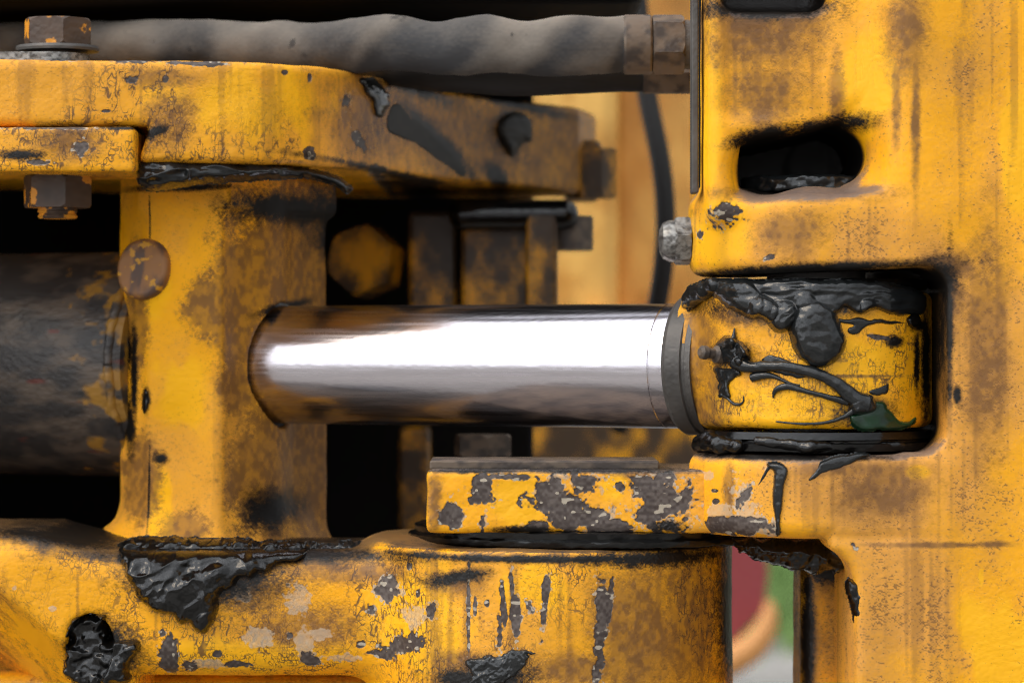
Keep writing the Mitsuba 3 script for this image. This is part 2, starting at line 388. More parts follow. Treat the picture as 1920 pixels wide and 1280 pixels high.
simple("grease", lambda p, n, uv: mix((0.005, 0.006, 0.0065), (0.015, 0.0165, 0.017), F(p.x * 120, p.y * 120, p.z * 120, 2)), rough=0.17, spec=0.5,
       hf=lambda p, n, uv: F(p.x * 320, p.y * 320, p.z * 420, 2) * 0.5, scale=0.0004)
simple("tar", (0.0035, 0.0034, 0.0033), rough=0.17, spec=0.48, hf=lambda p, n, uv: F(p.x * 260, p.y * 260, p.z * 380, 2) * 0.5, scale=0.0004)
simple("dry_grease", lambda p, n, uv: mix((0.010, 0.010, 0.009), (0.03, 0.027, 0.022), F(p.x * 150, p.y * 150, p.z * 150, 2)), rough=0.55, spec=0.3)
simple("green_grease", lambda p, n, uv: mix((0.002, 0.010, 0.004), (0.008, 0.05, 0.018), F(p.x * 160, p.y * 160, p.z * 160, 2)), rough=0.2, spec=0.55)
simple("grime_black", (0.004, 0.0034, 0.003), rough=0.7, spec=0.15)  # flat near-black standing in for unlit gaps and the dark interior
simple("old_iron", lambda p, n, uv: mix(mix((0.030, 0.022, 0.019), (0.10, 0.058, 0.034), F(p.x * 120, p.y * 120, p.z * 120, 3)), (0.62, 0.25, 0.02),
       SS(0.56, 0.62, N(p.x * 95 + 4, p.y * 95, p.z * 95 + 11) * 0.75 + F(p.x * 400, p.y * 400, p.z * 400, 2) * 0.25)), rough=0.5, spec=0.45,
       hf=lambda p, n, uv: F(p.x * 500, p.y * 500, p.z * 500, 2) * 0.4)
simple("plug_rust", lambda p, n, uv: mix(mix((0.26, 0.115, 0.035), (0.09, 0.05, 0.035), SS(0.42, 0.66, F(p.x * 150, p.y * 150, p.z * 50, 3))), (0.5, 0.24, 0.02), SS(0.6, 0.7, F(p.x * 260, p.y * 260, p.z * 260, 3))), rough=0.5,
       hf=lambda p, n, uv: F(p.x * 400, p.y * 400, p.z * 300, 2) * 0.3)
simple("zinc", lambda p, n, uv: mix((0.33, 0.32, 0.30), (0.07, 0.065, 0.06), SS(0.25, 0.8, F(p.x * 420, p.y * 420, p.z * 420, 3))), rough=0.42, metallic=0.7,
       hf=lambda p, n, uv: F(p.x * 700, p.y * 700, p.z * 700, 2) * 0.3)
simple("plain_steel", lambda p, n, uv: mix((0.13, 0.12, 0.11), (0.045, 0.042, 0.04), F(p.x * 90, p.y * 90, p.z * 60, 3)), rough=0.5, metallic=0.3,
       hf=lambda p, n, uv: F(p.x * 600, p.y * 600, p.z * 600, 2) * 0.3)
simple("fitting_metal", lambda p, n, uv: mix((0.135, 0.10, 0.072), (0.05, 0.04, 0.035), SS(0.35, 0.7, F(p.x * 160, p.y * 160, p.z * 160, 3))), rough=0.5, metallic=0.2,
       hf=lambda p, n, uv: F(p.x * 500, p.y * 500, p.z * 500, 2) * 0.3)
simple("barrel_paint", lambda p, n, uv: mix(mix((0.030, 0.026, 0.024), (0.095, 0.065, 0.045), SS(0.35, 0.72, F(p.x * 60, p.y * 60, p.z * 90, 3))), (0.11, 0.025, 0.018),
       SS(0.70, 0.82, F(p.x * 50 + 9, p.y * 50, p.z * 190, 3)) * 0.7) if False else
       mix(mix(mix((0.030, 0.027, 0.026), (0.090, 0.068, 0.052), SS(0.35, 0.72, F(p.x * 60, p.y * 60, p.z * 110, 3))), (0.11, 0.025, 0.018), SS(0.70, 0.82, F(p.x * 50 + 9, p.y * 50, p.z * 190, 3)) * 0.7),
           (0.42, 0.20, 0.012), SS(-0.216, -0.196, p.x + (F(p.x * 110, p.y * 110, p.z * 110, 3) - 0.5) * 0.10) * 0.6), rough=0.45, hf=lambda p, n, uv: F(p.x * 350, p.y * 350, p.z * 500, 3) * 0.5)


def rubber(p, n, uv):
    fold = N(p.x * 62 - p.z * 40 + N(p.x * 30, p.z * 40, 2.0) * 1.5, 1.0, p.y * 8)
    d = F(p.x * 45, p.y * 45, p.z * 45 + 3, 3)
    dust = dr.clip(SS(0.25, 0.75, d * 0.5 + fold * 0.5) * 0.75 + n.z * 0.22 + (N(p.x * 700, p.y * 700, p.z * 700) - 0.5) * 0.16, 0, 1)
    c = mix((0.045, 0.045, 0.047), (0.20, 0.172, 0.142), dust)
    return mix(c, (0.02, 0.02, 0.022), SS(0.72, 0.85, F(p.x * 140, p.y * 140, p.z * 90, 3)) * 0.7)


simple("dusty_rubber", rubber, rough=0.75, spec=0.2, hf=lambda p, n, uv: F(p.x * 500, p.y * 500, p.z * 500, 2) * 0.25 + N(p.x * 62 - p.z * 40 + N(p.x * 30, p.z * 40, 2.0) * 1.5, 1.0, p.y * 8) * 2.2)
simple("black_rubber", (0.018, 0.016, 0.015), rough=0.6, spec=0.25)
simple("fender_red", (0.25, 0.045, 0.05), rough=0.4)
simple("fender_orange", (0.60, 0.28, 0.09), rough=0.45)
scene["chrome"] = {"type": "bumpmap", "height": mikit.proc(lambda p, n, uv: N(p.z * 700 + p.x * 2, 3.0, p.y * 700) * 0.03, 3e-4), "scale": 0.0008,
                   "bsdf": {"type": "roughconductor", "material": "Cr", "alpha": mikit.proc(lambda p, n, uv: 0.035 + 0.035 * SS(0.45, 0.8, N(p.z * 1300 + p.x * 3, p.x * 9, p.y * 60))), "distribution": "ggx", "specular_reflectance": col(1.0, 1.0, 1.0)}}
simple("ground_gravel", lambda p, n, uv: mix((0.30, 0.285, 0.265), (0.12, 0.115, 0.105), SS(0.3, 0.7, F(p.x * 1.3, p.y * 1.3, 0.0, 3) * 0.6 + N(p.x * 0.35 + p.y * 0.3, 0.0, 0.0) * 0.4)), rough=0.9, spec=0.2)
simple("earth", lambda p, n, uv: mix((0.26, 0.15, 0.08), (0.10, 0.065, 0.04), F(p.x, p.y, p.z, 3)), rough=0.9, spec=0.1)
simple("grass_blades", lambda p, n, uv: mix((0.12, 0.22, 0.06), (0.20, 0.30, 0.10), N(p.x * 3, p.y * 3, 0.0)), rough=0.7, spec=0.2)

# ------------------------------------------------------------------ ground
g = trimesh.creation.box([200, 200, 0.2]); g.apply_translation([0, 60, -1.0])
put("ground", g, "ground_gravel", smooth=False, kind="structure")

bx_, by_ = np.meshgrid(np.linspace(0, 1, 70), np.linspace(0, 1, 14), indexing="ij")
bk_ = np.stack([-22 + 34 * bx_, -26 + 10 * bx_ - 5 * by_, -0.95 + 1.5 * np.sin(np.pi * by_ * 0.5) * (0.7 + 0.6 * meshkit.fbm(np.stack([bx_ * 9, by_ * 2, by_ * 0], -1), 3, 4))], -1).reshape(-1, 3)
ii = np.arange(70 * 14).reshape(70, 14)
put("earth_bank", (bk_, np.stack([ii[:-1, :-1], ii[1:, :-1], ii[1:, 1:], ii[:-1, 1:]], -1).reshape(-1, 4)), "earth", smooth=True, kind="structure")  # unseen bank behind the camera, added for the brown band mirrored in the rod

# ------------------------------------------------------------------ the pivot bracket (right)
CX, CY, ER = P(1530, 0, 0.062)[0], 0.062, 0.062          # axis of the pivot pin, radius of the ears
wx = lambda px, Y=0.0: P(px, 640, Y)[0]
wz = lambda py, Y=0.0: P(960, py, Y)[2]


def bracket(x, y, z):
    body = sbox(x, y, z, [wx(1690), 0.0, wz(1560)], [wx(2300), 0.16, wz(-280)], 0.006)
    colu = sbox(x, y, z, [wx(1327), 0.013, wz(420)], [wx(1760), 0.16, wz(-280)], 0.009)
    d = smin(body, colu, 0.036)
    for top, bot in ((351, 517), (851, 1012)):
        ear = scyl(x - CX, y - CY, z, ER, wz(bot), wz(top), 0.0085)
        arm = sbox(x, y, z, [CX, 0.0, wz(bot)], [wx(1800), 2 * CY, wz(top)], 0.0055)
        d = smin(d, np.minimum(ear, arm), 0.004)
    body2 = sbox(x, y, z, [wx(1550), 0.0, wz(1560)], [wx(1800), 0.16, wz(1004)], 0.006)
    d = smin(d, body2, 0.004)
    # the clevis gap, its ceiling rising a little to the right
    gap = sbox(x, y, z - (x - wx(1775)) * 0.050 * (z > 0), [wx(1000), -0.2, wz(850)], [wx(1775), 0.135, wz(497)], 0.012)
    d = smax(d, -gap, 0.004)
    # slot over the pin
    top = z - (wz(270) + (x - wx(1385)) * 0.205)
    rnd = scyl(x - wx(1578), z - wz(288), y, 0.0138, -0.1, 0.125)
    slot = np.maximum(np.maximum(np.maximum(top, wz(344) - z), np.maximum(wx(1398) - x, x - wx(1582))), np.abs(y) - 0.125)
    slot = smin(slot, rnd, 0.004)
    d = smax(d, -slot, 0.014)
    scoop = scap(x, y, z, P(1400, 318, 0.0), P(1440, 318, 0.03), 0.0075, 0.010)
    d = smax(d, -scoop, 0.012)
    # shallow hollow above the slot and the pocket at the very top
    hol = np.sqrt(((x - wx(1440)) / 1.3) ** 2 + ((z - wz(90)) / 1.9) ** 2 + (y + 0.055) ** 2) - 0.0595
    hol = sbox(x, y, z, [wx(1362), -0.05, wz(215)], [wx(1560), 0.0155, wz(-60)], 0.005)
    d = smax(d, -hol, 0.009)
    pocket = sbox(x, y, z, [wx(1352), -0.05, wz(14)], [wx(1562), 0.06, wz(-190)], 0.010)
    d = smax(d, -pocket, 0.006)
    # opening below
    op = sbox(x, y, z, [wx(900), -0.2, wz(1700)], [wx(1604), 0.30, wz(1030)], 0.017)
    d = smax(d, -op, 0.006)
    return d


bk = thing("pivot_bracket", "large worn yellow steel casting at the right with two ears clasping the rod end", "bracket")
bm = nets(bracket, [wx(1255), -0.01, wz(1600)], [wx(2320), 0.17, wz(-300)], 0.0015, wob=0.0005, wf=45)
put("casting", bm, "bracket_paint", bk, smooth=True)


def tongue(x, y, z):
    d = sbox(x, y, z, [wx(800, 0.04), 0.036, wz(998, 0.04)], [wx(1420, 0.04), 0.125, wz(880, 0.04)], 0.003)
    return d


put("tongue", nets(tongue, [wx(780), 0.03, wz(1030)], [wx(1440), 0.13, wz(850)], 0.0012, wob=0.0008, wf=70), "tongue_paint", bk, smooth=True,
    label="flat bar reaching left from the lower ear, its yellow paint chipped to bare brown metal")
put("inner_column", nets(lambda x, y, z: sbox(x, y, z, [wx(1502, .1), 0.098, wz(1500)], [wx(1640), 0.155, wz(1016, .1)], 0.009), [wx(1480, .1), .09, wz(1520)], [wx(1660), .165, wz(1000)], .0016, wob=.0006), "inner_paint", bk, smooth=True)
put("backing_strip", rbox([wx(1313, .055), .055, wz(380, .055)], [wx(1345), .070, wz(-280)], .001), "grime_black", bk)  # added black strip, stands in for the shade between edge plate and column
put("edge_plate", rbox([wx(1297, 0.03), 0.03, wz(362, 0.03)], [wx(1310, 0.03), 0.045, wz(-280)], 0.0008), "plain_steel", bk, smooth=30,
    label="thin grey steel plate edge along the left side of the casting")

pin = thing("pivot_pin", "pivot pin with a gritty greased top seen inside the slot of the bracket", "pin")
put("shank", posed(lathe([[0, 0], [0.024, 0], [0.024, wz(352) - wz(1005)], [0, wz(352) - wz(1005)]]), [CX, CY, wz(1005)], [0, 0, 1]), "plain_steel", pin)
ph = nets(lambda x, y, z: scyl(x - CX + 0.003, y - CY, z, 0.034, wz(352), wz(322), 0.0015), [CX - 0.045, CY - 0.04, wz(358)], [CX + 0.045, CY + 0.04, wz(314)], 0.0009, wob=0.0016, wf=260)
put("greased_head", ph, "grease", pin, smooth=True)

# ------------------------------------------------------------------ the hydraulic cylinder
ANG = math.radians(25)
A = np.array([math.cos(ANG), -math.sin(ANG), 0])           # along the rod, towards the eye
B = np.array([-math.sin(ANG), -math.cos(ANG), 0])          # across it, towards the camera
EYE = np.array([CX, CY, wz(675)])
ROD0 = EYE - A * 0.060 + np.array([0, 0, -0.0025])
GLEN = 0.2416
GL = ROD0 - A * GLEN + np.array([0, 0, -0.001])
cyl = thing("hydraulic_cylinder", "hydraulic cylinder with a bright chrome rod running into the yellow bracket", "hydraulic cylinder")


def local(x, y, z, o):
    u, v = x - o[0], y - o[1]
    return u * A[0] + v * A[1], u * B[0] + v * B[1], z - o[2]


bc = P(272, 505, 0.156)
bn = np.array([-0.46, -0.87, 0.16]); bn /= np.linalg.norm(bn)


def trunnion(x, y, z):
    a, b, c = local(x, y, z, GL)
    d = sbox(a, b, c, [-0.045, -0.059, -0.108], [0.0, 0.0565, 0.104], 0.0035)
    left = scyl(a + 0.036, b - 0.0125, c, 0.044, -0.108, 0.104, 0.006)
    d = smin(d, left, 0.005)
    foot = scyl(a + 0.040, b - 0.010, c, 0.054, -0.112, -0.088, 0.006)
    d = smin(d, foot, 0.02)
    fl = sbox(a, b, c, [-0.05, -0.061, 0.080], [0.005, 0.0580, 0.1], 0.003)
    d = smin(d, fl, 0.006)
    d = smin(d, sbox(a, b, c, [-0.05, -0.060, -0.12], [0.004, 0.058, -0.099], 0.004), 0.016)
    d = smin(d, scap(x, y, z, bc - bn * .026, bc - bn * .0175, .019, .0185), 0.010)
    hollow = scyl(b, c, a, 0.0332, -0.02, 0.05, 0.0)
    return smax(d, -hollow, 0.002)


lo, hi = GL - [0.19, 0.11, 0.12], GL + [0.09, 0.16, 0.115]
put("trunnion_block", nets(trunnion, lo, hi, 0.0016, wob=0.0009, wf=40, seed=3), "trunnion_paint", cyl, smooth=True, label="yellow head casting that the chrome rod slides out of")
put("barrel", posed(lathe([[0, 0], [0.0605, 0], [0.0605, 0.536], [0.058, 0.54], [0, 0.54]], 96), GL - A * 0.60, A), "barrel_paint", cyl, label="dark oily barrel behind the yellow head casting")
th = np.linspace(0, 2 * np.pi, 90)
weld = GL - A * 0.0655 + 0.0602 * (np.cos(th)[:, None] * B + np.sin(th)[:, None] * np.array([0, 0, 1]))
put("weld_bead", tube(weld, 0.0026, 360, 14, wob=0.0011, wf=170, seed=5), "barrel_paint", cyl, smooth=True)
boss = nets(lambda x, y, z: scyl(x, y, z, 0.0160, -0.02, 0.0042, 0.0032), [-0.02, -0.02, -0.022], [0.02, 0.02, 0.008], 0.0007, wob=0.0006, wf=90, seed=8)
put("plug", posed(boss, bc, bn), "plug_rust", cyl, smooth=True, label="round rusty brown plug on the yellow head casting")
RR = 0.0310
rod = thing_rod = put("rod", posed(lathe([[0, 0], [RR, 0], [RR, 0.270], [RR - 0.0003, 0.2703], [RR - 0.0003, 0.2706], [RR, 0.2709], [RR, 0.30], [0, 0.30]], 256), GL - A * 0.045, A), "chrome", cyl,
    label="polished chrome piston rod")
put("gland_seal", posed(lathe([[RR + 0.0002, -0.003], [0.0336, -0.003], [0.0336, 0.0008], [0.0328, 0.0016], [RR + 0.0002, 0.001]], 96), GL - A * 0.001, A), "black_rubber", cyl, label="black seal ring where the rod leaves the head casting")


def eye(x, y, z):
    d = scyl(x - EYE[0], y - EYE[1], z - EYE[2], 0.0565, -0.0325, 0.0325, 0.005)
    a, b, c = local(x, y, z, EYE)
    neck = scyl(b, c, a, 0.0335, -0.066, 0.0, 0.004)
    d = smin(d, neck, 0.009)
    return d


em = nets(eye, EYE - [0.085, 0.07, 0.042], EYE + [0.065, 0.085, 0.042], 0.0011, wob=0.0005, wf=90, seed=2)
ek = put("rod_eye", em, "eye_paint", cyl, smooth=True, label="yellow rod end between the two ears, smeared with grease")
put("collar", posed(lathe([[RR + 0.0002, 0], [0.0335, 0.0005], [0.0352, 0.003], [0.0352, 0.0105], [0.0341, 0.0112], [0.0341, 0.0125], [0.0352, 0.0132], [0.0352, 0.016], [RR + 0.0002, 0.016]], 128), ROD0 - A * 0.0085, A), "plain_steel", ek,
    label="dull dark weld collar around the end of the rod")


def eye_front(x, z):
    return EYE[1] - np.sqrt(np.maximum(0.0568 ** 2 - (x - EYE[0]) ** 2, 1e-8))


def onsurf(px, py, surf, Y=0.02):
    for _ in range(12):
        p = P(px, py, Y)
        Y = float(surf(p[0], p[2]))
    return P(px, py, Y)


fp = onsurf(1352, 665, eye_front)
fn_ = np.array([fp[0] - EYE[0], fp[1] - EYE[1], 0]); fn_ /= np.linalg.norm(fn_)
fit = lathe([[0, -0.004], [0.0042, -0.004], [0.0042, 0.003], [0.0026, 0.0045], [0.0026, 0.0075], [0.0034, 0.0088], [0.0032, 0.0112], [0.0018, 0.0125], [0, 0.0125]], 24)
put("grease_fitting", posed(fit, fp, fn_ * [1, 1, 1] + [-0.05, 0, 0.12]), "fitting_metal", ek, label="small grease nipple caked in grease on the rod end")

for nm, lab, top, bot in (("thrust_washer", "black greasy thrust washer under the yellow rod end, above the lower ear", 812, 848), ("thrust_washer", "black greasy thrust washer over the yellow rod end, beneath the upper ear", 521, 540)):
    pr = [[0.026, wz(bot)], [0.0535, wz(bot)], [0.0545, wz(bot) + 0.002], [0.0545, wz(top) - 0.002], [0.053, wz(top)], [0.026, wz(top)]]
    if top > 700:
        mid = (wz(top) + wz(bot)) / 2
        pr = [[0.026, wz(bot)], [0.055, wz(bot)], [0.0555, mid - 0.001], [0.0535, mid - 0.0004], [0.0535, mid + 0.0004], [0.0552, mid + 0.001], [0.0545, wz(top)], [0.026, wz(top)]]
    solo(nm, lab, "washer", posed(lathe(pr, 128), [CX, CY, 0], [0, 0, 1]), "tar")

# ------------------------------------------------------------------ the upper yoke plate, its clamp block and bolt
ZT, ZB = 0.1400, 0.0890
front = [(-260, -0.002), (0, 0.0), (250, 0.004), (450, 0.012), (560, 0.028), (640, 0.056), (710, 0.098), (790, 0.155), (860, 0.198), (960, 0.248), (1086, 0.306)]
front = [(p, 1.0587 * y + 0.088) for p, y in front]
fx = np.array([P(p, 0, y)[0] for p, y in front]); fy = np.array([y for _, y in front])
from scipy.interpolate import PchipInterpolator
fcurve = PchipInterpolator(fx, fy)
upx = np.linspace(fx[0], fx[-1], 60)
outline = [(float(a), float(fcurve(a))) for a in upx] + [(fx[-1] + 0.012, 0.47), (-0.05, 0.50), (fx[0], 0.38)]
upoly = shapely.Polygon(outline).buffer(-0.004).buffer(0.004)


def extr(poly, lo, hi, h, z0, z1, r, cuts=None):
    gx = np.arange(lo[0], hi[0] + 2 * h, h); gy = np.arange(lo[1], hi[1] + 2 * h, h)
    xx, yy = np.meshgrid(gx, gy, indexing="ij")
    dd = shapely.distance(shapely.points(xx.ravel(), yy.ravel()), poly.boundary).reshape(xx.shape)
    dd = np.where(shapely.contains_xy(poly, xx.ravel(), yy.ravel()).reshape(xx.shape), -dd, dd).astype(np.float32)

    def f(x, y, z):
        q0 = dd[: x.shape[0], : y.shape[1], None] + r
        q1 = np.abs(z - (z0 + z1) / 2) - (z1 - z0) / 2 + r
        d = np.sqrt(np.maximum(q0, 0) ** 2 + np.maximum(q1, 0) ** 2) + np.minimum(np.maximum(q0, q1), 0) - r
        return cuts(d, x, y, z) if cuts else d
    return f


def ucut(d, x, y, z):
    notch = sbox(x, y, z, [wx(-600), -0.1, 0.0], [wx(282, .09), 0.21, wz(236, .09)], 0.002)
    notch = smax(notch, (x - wx(256, .09)) - 0.35 * (z - wz(300, .09)), 0.002)
    return smax(d, -notch, 0.004)


lo, hi = [fx[0] - 0.006, 0.07, ZB - 0.006], [fx[-1] + 0.02, 0.51, ZT + 0.006]
um = nets(extr(upoly, lo, hi, 0.002, ZB, ZT, 0.004, ucut), lo, hi, 0.002, wob=0.0009, wf=45, seed=4)
uy = thing("upper_yoke", "thick yellow steel plate at upper left, bending away from the bolt, smeared with black grease", "plate")
put("plate", um, "upper_paint", uy, smooth=True)


def ufront(x, z):
    return fcurve(np.clip(x, fx[0], fx[-1])) + 0.0003


def clamp(x, y, z):
    return sbox(x, y, z, [wx(-300), 0.080, wz(322, .08)], [wx(251, .08), 0.16, wz(238, .08)], 0.0022)


solo("clamp_block", "short cracked yellow block bolted under the left end of the upper plate", "block",
     nets(clamp, [wx(-310), 0.072, wz(345, .08)], [wx(262), 0.17, wz(212, .08)], 0.0013, wob=0.0007, wf=70, seed=6), "clamp_paint", smooth=True)

BY = 0.122
bx = P(108, 0, BY)[0]
bt = thing("hex_bolt", "rusty hex bolt with flecks of yellow paint through the upper left plate", "bolt")
tl = np.array([0.0, -0.10, 1.0]); tl /= np.linalg.norm(tl)
tl = np.array([0, 0, 1.0])
put("head", posed(hexhead(0.0178, wz(36, BY) - wz(88, BY)), [bx, BY, wz(88, BY)], tl, 0.30), "old_iron", bt, smooth=20)
put("washer", posed(lathe([[0.008, 0], [0.0208, 0], [0.0211, 0.0012], [0.0205, 0.0026], [0.008, 0.0028]], 64), [bx, BY, wz(97, BY)], tl), "plain_steel", bt)
put("nut", posed(hexhead(0.0178, wz(328, BY) - wz(390, BY)), [bx, BY, wz(390, BY)], [0, 0, 1], 0.36), "old_iron", bt, smooth=20, label="rusty nut hanging under the yellow block")
thr = [[0, 0]] + [[0.0092 + (0.0010 if k % 2 else 0), 0.0012 * k] for k in range(14)] + [[0, 0.0012 * 13]]
put("thread", posed(lathe(thr, 48), [bx, BY, wz(410, BY)], [0, 0, 1]), "old_iron", bt)
put("shank", posed(lathe([[0, 0], [0.0098, 0], [0.0098, wz(96, BY) - wz(395, BY)], [0, wz(96, BY) - wz(395, BY)]], 32), [bx, BY, wz(395, BY)], [0, 0, 1]), "old_iron", bt)
lk = m3.CrossSection([[[-0.07, -0.0195], [0.0, -0.0195], [0.0, 0.0195], [-0.07, 0.0195]]]) + m3.CrossSection.circle(0.0195, 48)
solo("lock_plate", "worn silver lock plate under the head of the rusty bolt", "plate", posed(m3.Manifold.extrude(lk, 0.0044), [bx - 0.003, BY, ZT + 0.0003], [0, 0, 1]) if False else
     tm(m3.Manifold.extrude(lk, 0.0050)).apply_translation([bx - 0.003, BY - .003, ZT - 0.0002]), "zinc", smooth=25)

# ------------------------------------------------------------------ the lower yoke
LZT, LZB = -0.1030, -0.1655
LC = P(1035, 0, 0.112)[:2]
LR = 0.0905


def lower(x, y, z):
    top = LZT + 0.010 * np.clip((wx(260) - x) / 0.06, 0, 1) ** 2
    bar = sbox(x, y, z - (top - LZT), [wx(-500), 0.072, LZB], [wx(1000), 0.20, LZT], 0.017)
    bar = np.minimum(bar, sbox(x, y, z, [wx(-500), 0.072, -0.30], [wx(222), 0.20, -0.11], 0.012))
    knob = scyl(x - LC[0], y - LC[1], z, LR, -0.27, -0.0995, 0.003)
    d = smin(bar, knob, 0.016)
    p0, nn = P(70, 1165, .073), np.array([-.60, -.40, -.69])
    d = smax(d, (x - p0[0]) * nn[0] + (y - p0[1]) * nn[1] + (z - p0[2]) * nn[2], 0.004)
    hole = scyl(x - wx(178), z - wz(1215), y, 0.0115, -0.1, 0.045, 0.0)
    hole = np.sqrt(((x - wx(172, .08)) * 1.15) ** 2 + ((z - wz(1212, .08)) * 0.82) ** 2) - 0.0135
    hole = np.maximum(hole, y - 0.115)
    return smax(d, -hole, 0.0025)


ly = thing("lower_yoke", "chipped yellow lower yoke casting along the bottom with a black grease clump on it", "casting")
lo, hi = [wx(-420), -0.02, -0.225], [LC[0] + LR + 0.008, 0.215, LZT + 0.022]
put("casting", nets(lower, lo, hi, 0.0018, wob=0.0008, wf=40, seed=9), "lower_paint", ly, smooth=True)


def lfront(x, z):
    "front of the lower yoke, found by walking in along y"
    x, z = np.broadcast_arrays(np.asarray(x, float), np.asarray(z, float))
    y = np.full(x.shape, -0.02)
    for _ in range(60):
        y = y + np.clip(lower(x, y, z), -0.01, 0.006) * 0.7
        y = np.minimum(y, 0.20)
    return y


ring = [[0.02, 0], [0.0905, 0], [0.0915, 0.001], [0.0915, 0.0032], [0.088, 0.0042], [0.0885, 0.0072], [0.086, 0.0082], [0.02, 0.0082]]
rm = posed(lathe(ring, 160), [P(1105, 0, 0.12)[0] , 0.12, -0.0993], [0, 0, 1])
rm.vertices += (rng.random(rm.vertices.shape) - 0.5) * 0.0007
solo("seal_washer", "black grease caked washer between the chipped flat bar and the lower yoke", "washer", rm, "tar", smooth=40)
sp = rbox([wx(806, .06), 0.055, wz(880, .055)], [wx(1235, .06), 0.11, wz(863, .06)], 0.0008)
solo("shim_plate", "thin dull grey plate lying on top of the chipped flat bar", "plate", sp, "fitting_metal")

# ------------------------------------------------------------------ hoses
hz = lambda px, py, Y: P(px, py, Y)
h1 = thing("hydraulic_hose", "thick dusty grey hose crossing the top, ending in a brown fitting", "hose")
wavy = [(-300, 62, .34), (0, 80, .28), (180, 80, .25), (360, 80, .22), (520, 88, .19), (640, 88, .17), (760, 82, .15), (830, 90, .145), (900, 84, .14), (980, 92, .135), (1060, 88, .13), (1120, 86, .13), (1180, 84, .13)]
hr = [.0105, .0108, .0112, .0118, .0122, .0132, .0145, .0137, .0148, .0138, .0150, .0146, .0142]
put("hose", tube([hz(*w) for w in wavy], hr, 420, 48, wob=0.0022, wf=42, seed=3), "dusty_rubber", h1, smooth=True)
fa = hz(1168, 84, .13)
put("ferrule", posed(lathe([[0, 0], [0.0142, 0], [0.0152, 0.0012], [0.0152, 0.0135], [0.0146, 0.0145], [0, 0.0145]], 64), fa, [1, 0, 0.0]), "fitting_metal", h1)
put("hex_nut", posed(hexhead(0.0158, 0.0160, .1), fa + [0.0150, 0, 0], [1, 0, 0], 0.33), "fitting_metal", h1, smooth=20)
put("stub", posed(lathe([[0, 0], [0.0125, 0], [0.0125, 0.022], [0, 0.022]], 48), fa + [0.030, 0, 0], [1, 0, 0]), "plain_steel", h1)
h2 = thing("hydraulic_hose", "black hose running just underneath the thick dusty hose", "hose")
put("hose", tube([hz(*w) for w in [(620, 90, .30), (720, 126, .22), (860, 144, .175), (1000, 146, .17), (1110, 142, .17), (1215, 140, .17)]], .0088, 260, 36, wob=0.0016, wf=40, seed=6), "black_rubber", h2, smooth=True)
put("hex_nut", posed(hexhead(0.0112, 0.026), hz(1205, 140, .17), [1, 0, 0]), "fitting_metal", h2, smooth=20)
solo("hydraulic_hose", "blurred grey hose along the top edge at left", "hose",
     tube([hz(*w) for w in [(-200, -25, .5), (100, -4, .46), (300, 0, .44), (520, -6, .42), (600, -30, .42), (680, -90, .42)]], .0075, 160, 28, wob=0.001), "dusty_rubber", smooth=True)
solo("hydraulic_hose", "blurred grey hose slanting down in the top left, right of the other one", "hose",
     tube([hz(*w) for w in [(330, -70, .5), (430, -20, .46), (520, 10, .44), (590, 40, .42), (680, 90, .40)]], .0095, 160, 28, wob=0.001), "dusty_rubber", smooth=True)
solo("rear_hose", "dark hose hanging down in front of the bright orange panel", "hose",
     tube([hz(*w) for w in [(1190, -60, .72), (1200, 60, .7), (1214, 180, .68), (1238, 300, .66), (1248, 420, .65), (1238, 540, .65), (1215, 640, .66), (1160, 800, .7)]], .0068, 200, 28), "black_rubber", smooth=True)

# ------------------------------------------------------------------ plug screw at the left of the upper ear
q = thing("plug_screw", "small domed steel plug screw on the left side of the upper ear", "screw")
qp = P(1287, 452, 0.060)
put("hex", posed(hexhead(0.0122, 0.0078, .12), qp + [0.002, 0, 0], [-1, 0, 0], 0.2), "zinc", q, smooth=20)
put("dome", posed(lathe([[0, 0], [0.0102, 0], [0.0102, 0.003], [0.0088, 0.0062], [0.0055, 0.0078], [0, 0.0082]], 40), qp + [-0.0054, 0, 0], [-1, 0, 0]), "zinc", q)

# ------------------------------------------------------------------ what stands behind
mf = thing("chassis", "frame of the machine behind the cylinder, painted black like its unlit inside", "frame")
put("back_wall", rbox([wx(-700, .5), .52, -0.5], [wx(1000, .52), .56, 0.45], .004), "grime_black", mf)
put("roof_beam", rbox([wx(-700, .3), .22, .182], [wx(1190, .4), .56, .26], .01), "grime_black", mf)  # dark top beam, made into a roof that blocks sky light
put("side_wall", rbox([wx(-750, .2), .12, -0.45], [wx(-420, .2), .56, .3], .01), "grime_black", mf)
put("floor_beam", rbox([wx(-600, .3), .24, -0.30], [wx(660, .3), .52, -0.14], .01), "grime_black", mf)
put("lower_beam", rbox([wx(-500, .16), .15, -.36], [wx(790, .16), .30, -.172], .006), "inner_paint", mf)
pl = thing("bearing_block", "blurred brown and yellow bearing block behind the chrome rod", "block")
put("post", rbox(P(864, 640, .36), P(1046, 395, .36) + [0, .10, 0], .004), "rear_paint", pl)
put("lower_post", rbox(P(745, 1000, .42), P(805, 800, .42) + [0, .05, 0], .004), "rear_paint", pl)
put("web", rbox(P(765, 640, .38), P(858, 395, .38) + [0, .06, 0], .004), "rear_paint", pl, label="yellow patched web left of the brown post")
put("rib", rbox(P(985, 640, .34), P(1046, 395, .34) + [0, .05, 0], .003), "rear_paint", pl)
put("cap", rbox(P(840, 425, .34), P(1085, 378, .34) + [0, .10, 0], .008), "tar", pl, label="black greasy rim over the bearing block")
rb = thing("rear_bolt", "blurred rusty hex bolt head above the chrome rod at left", "bolt")
put("head", posed(hexhead(0.0215, .025), P(700, 495, .40), [-0.3, -1, 0.1], 0.36), "rear_paint", rb, smooth=20)
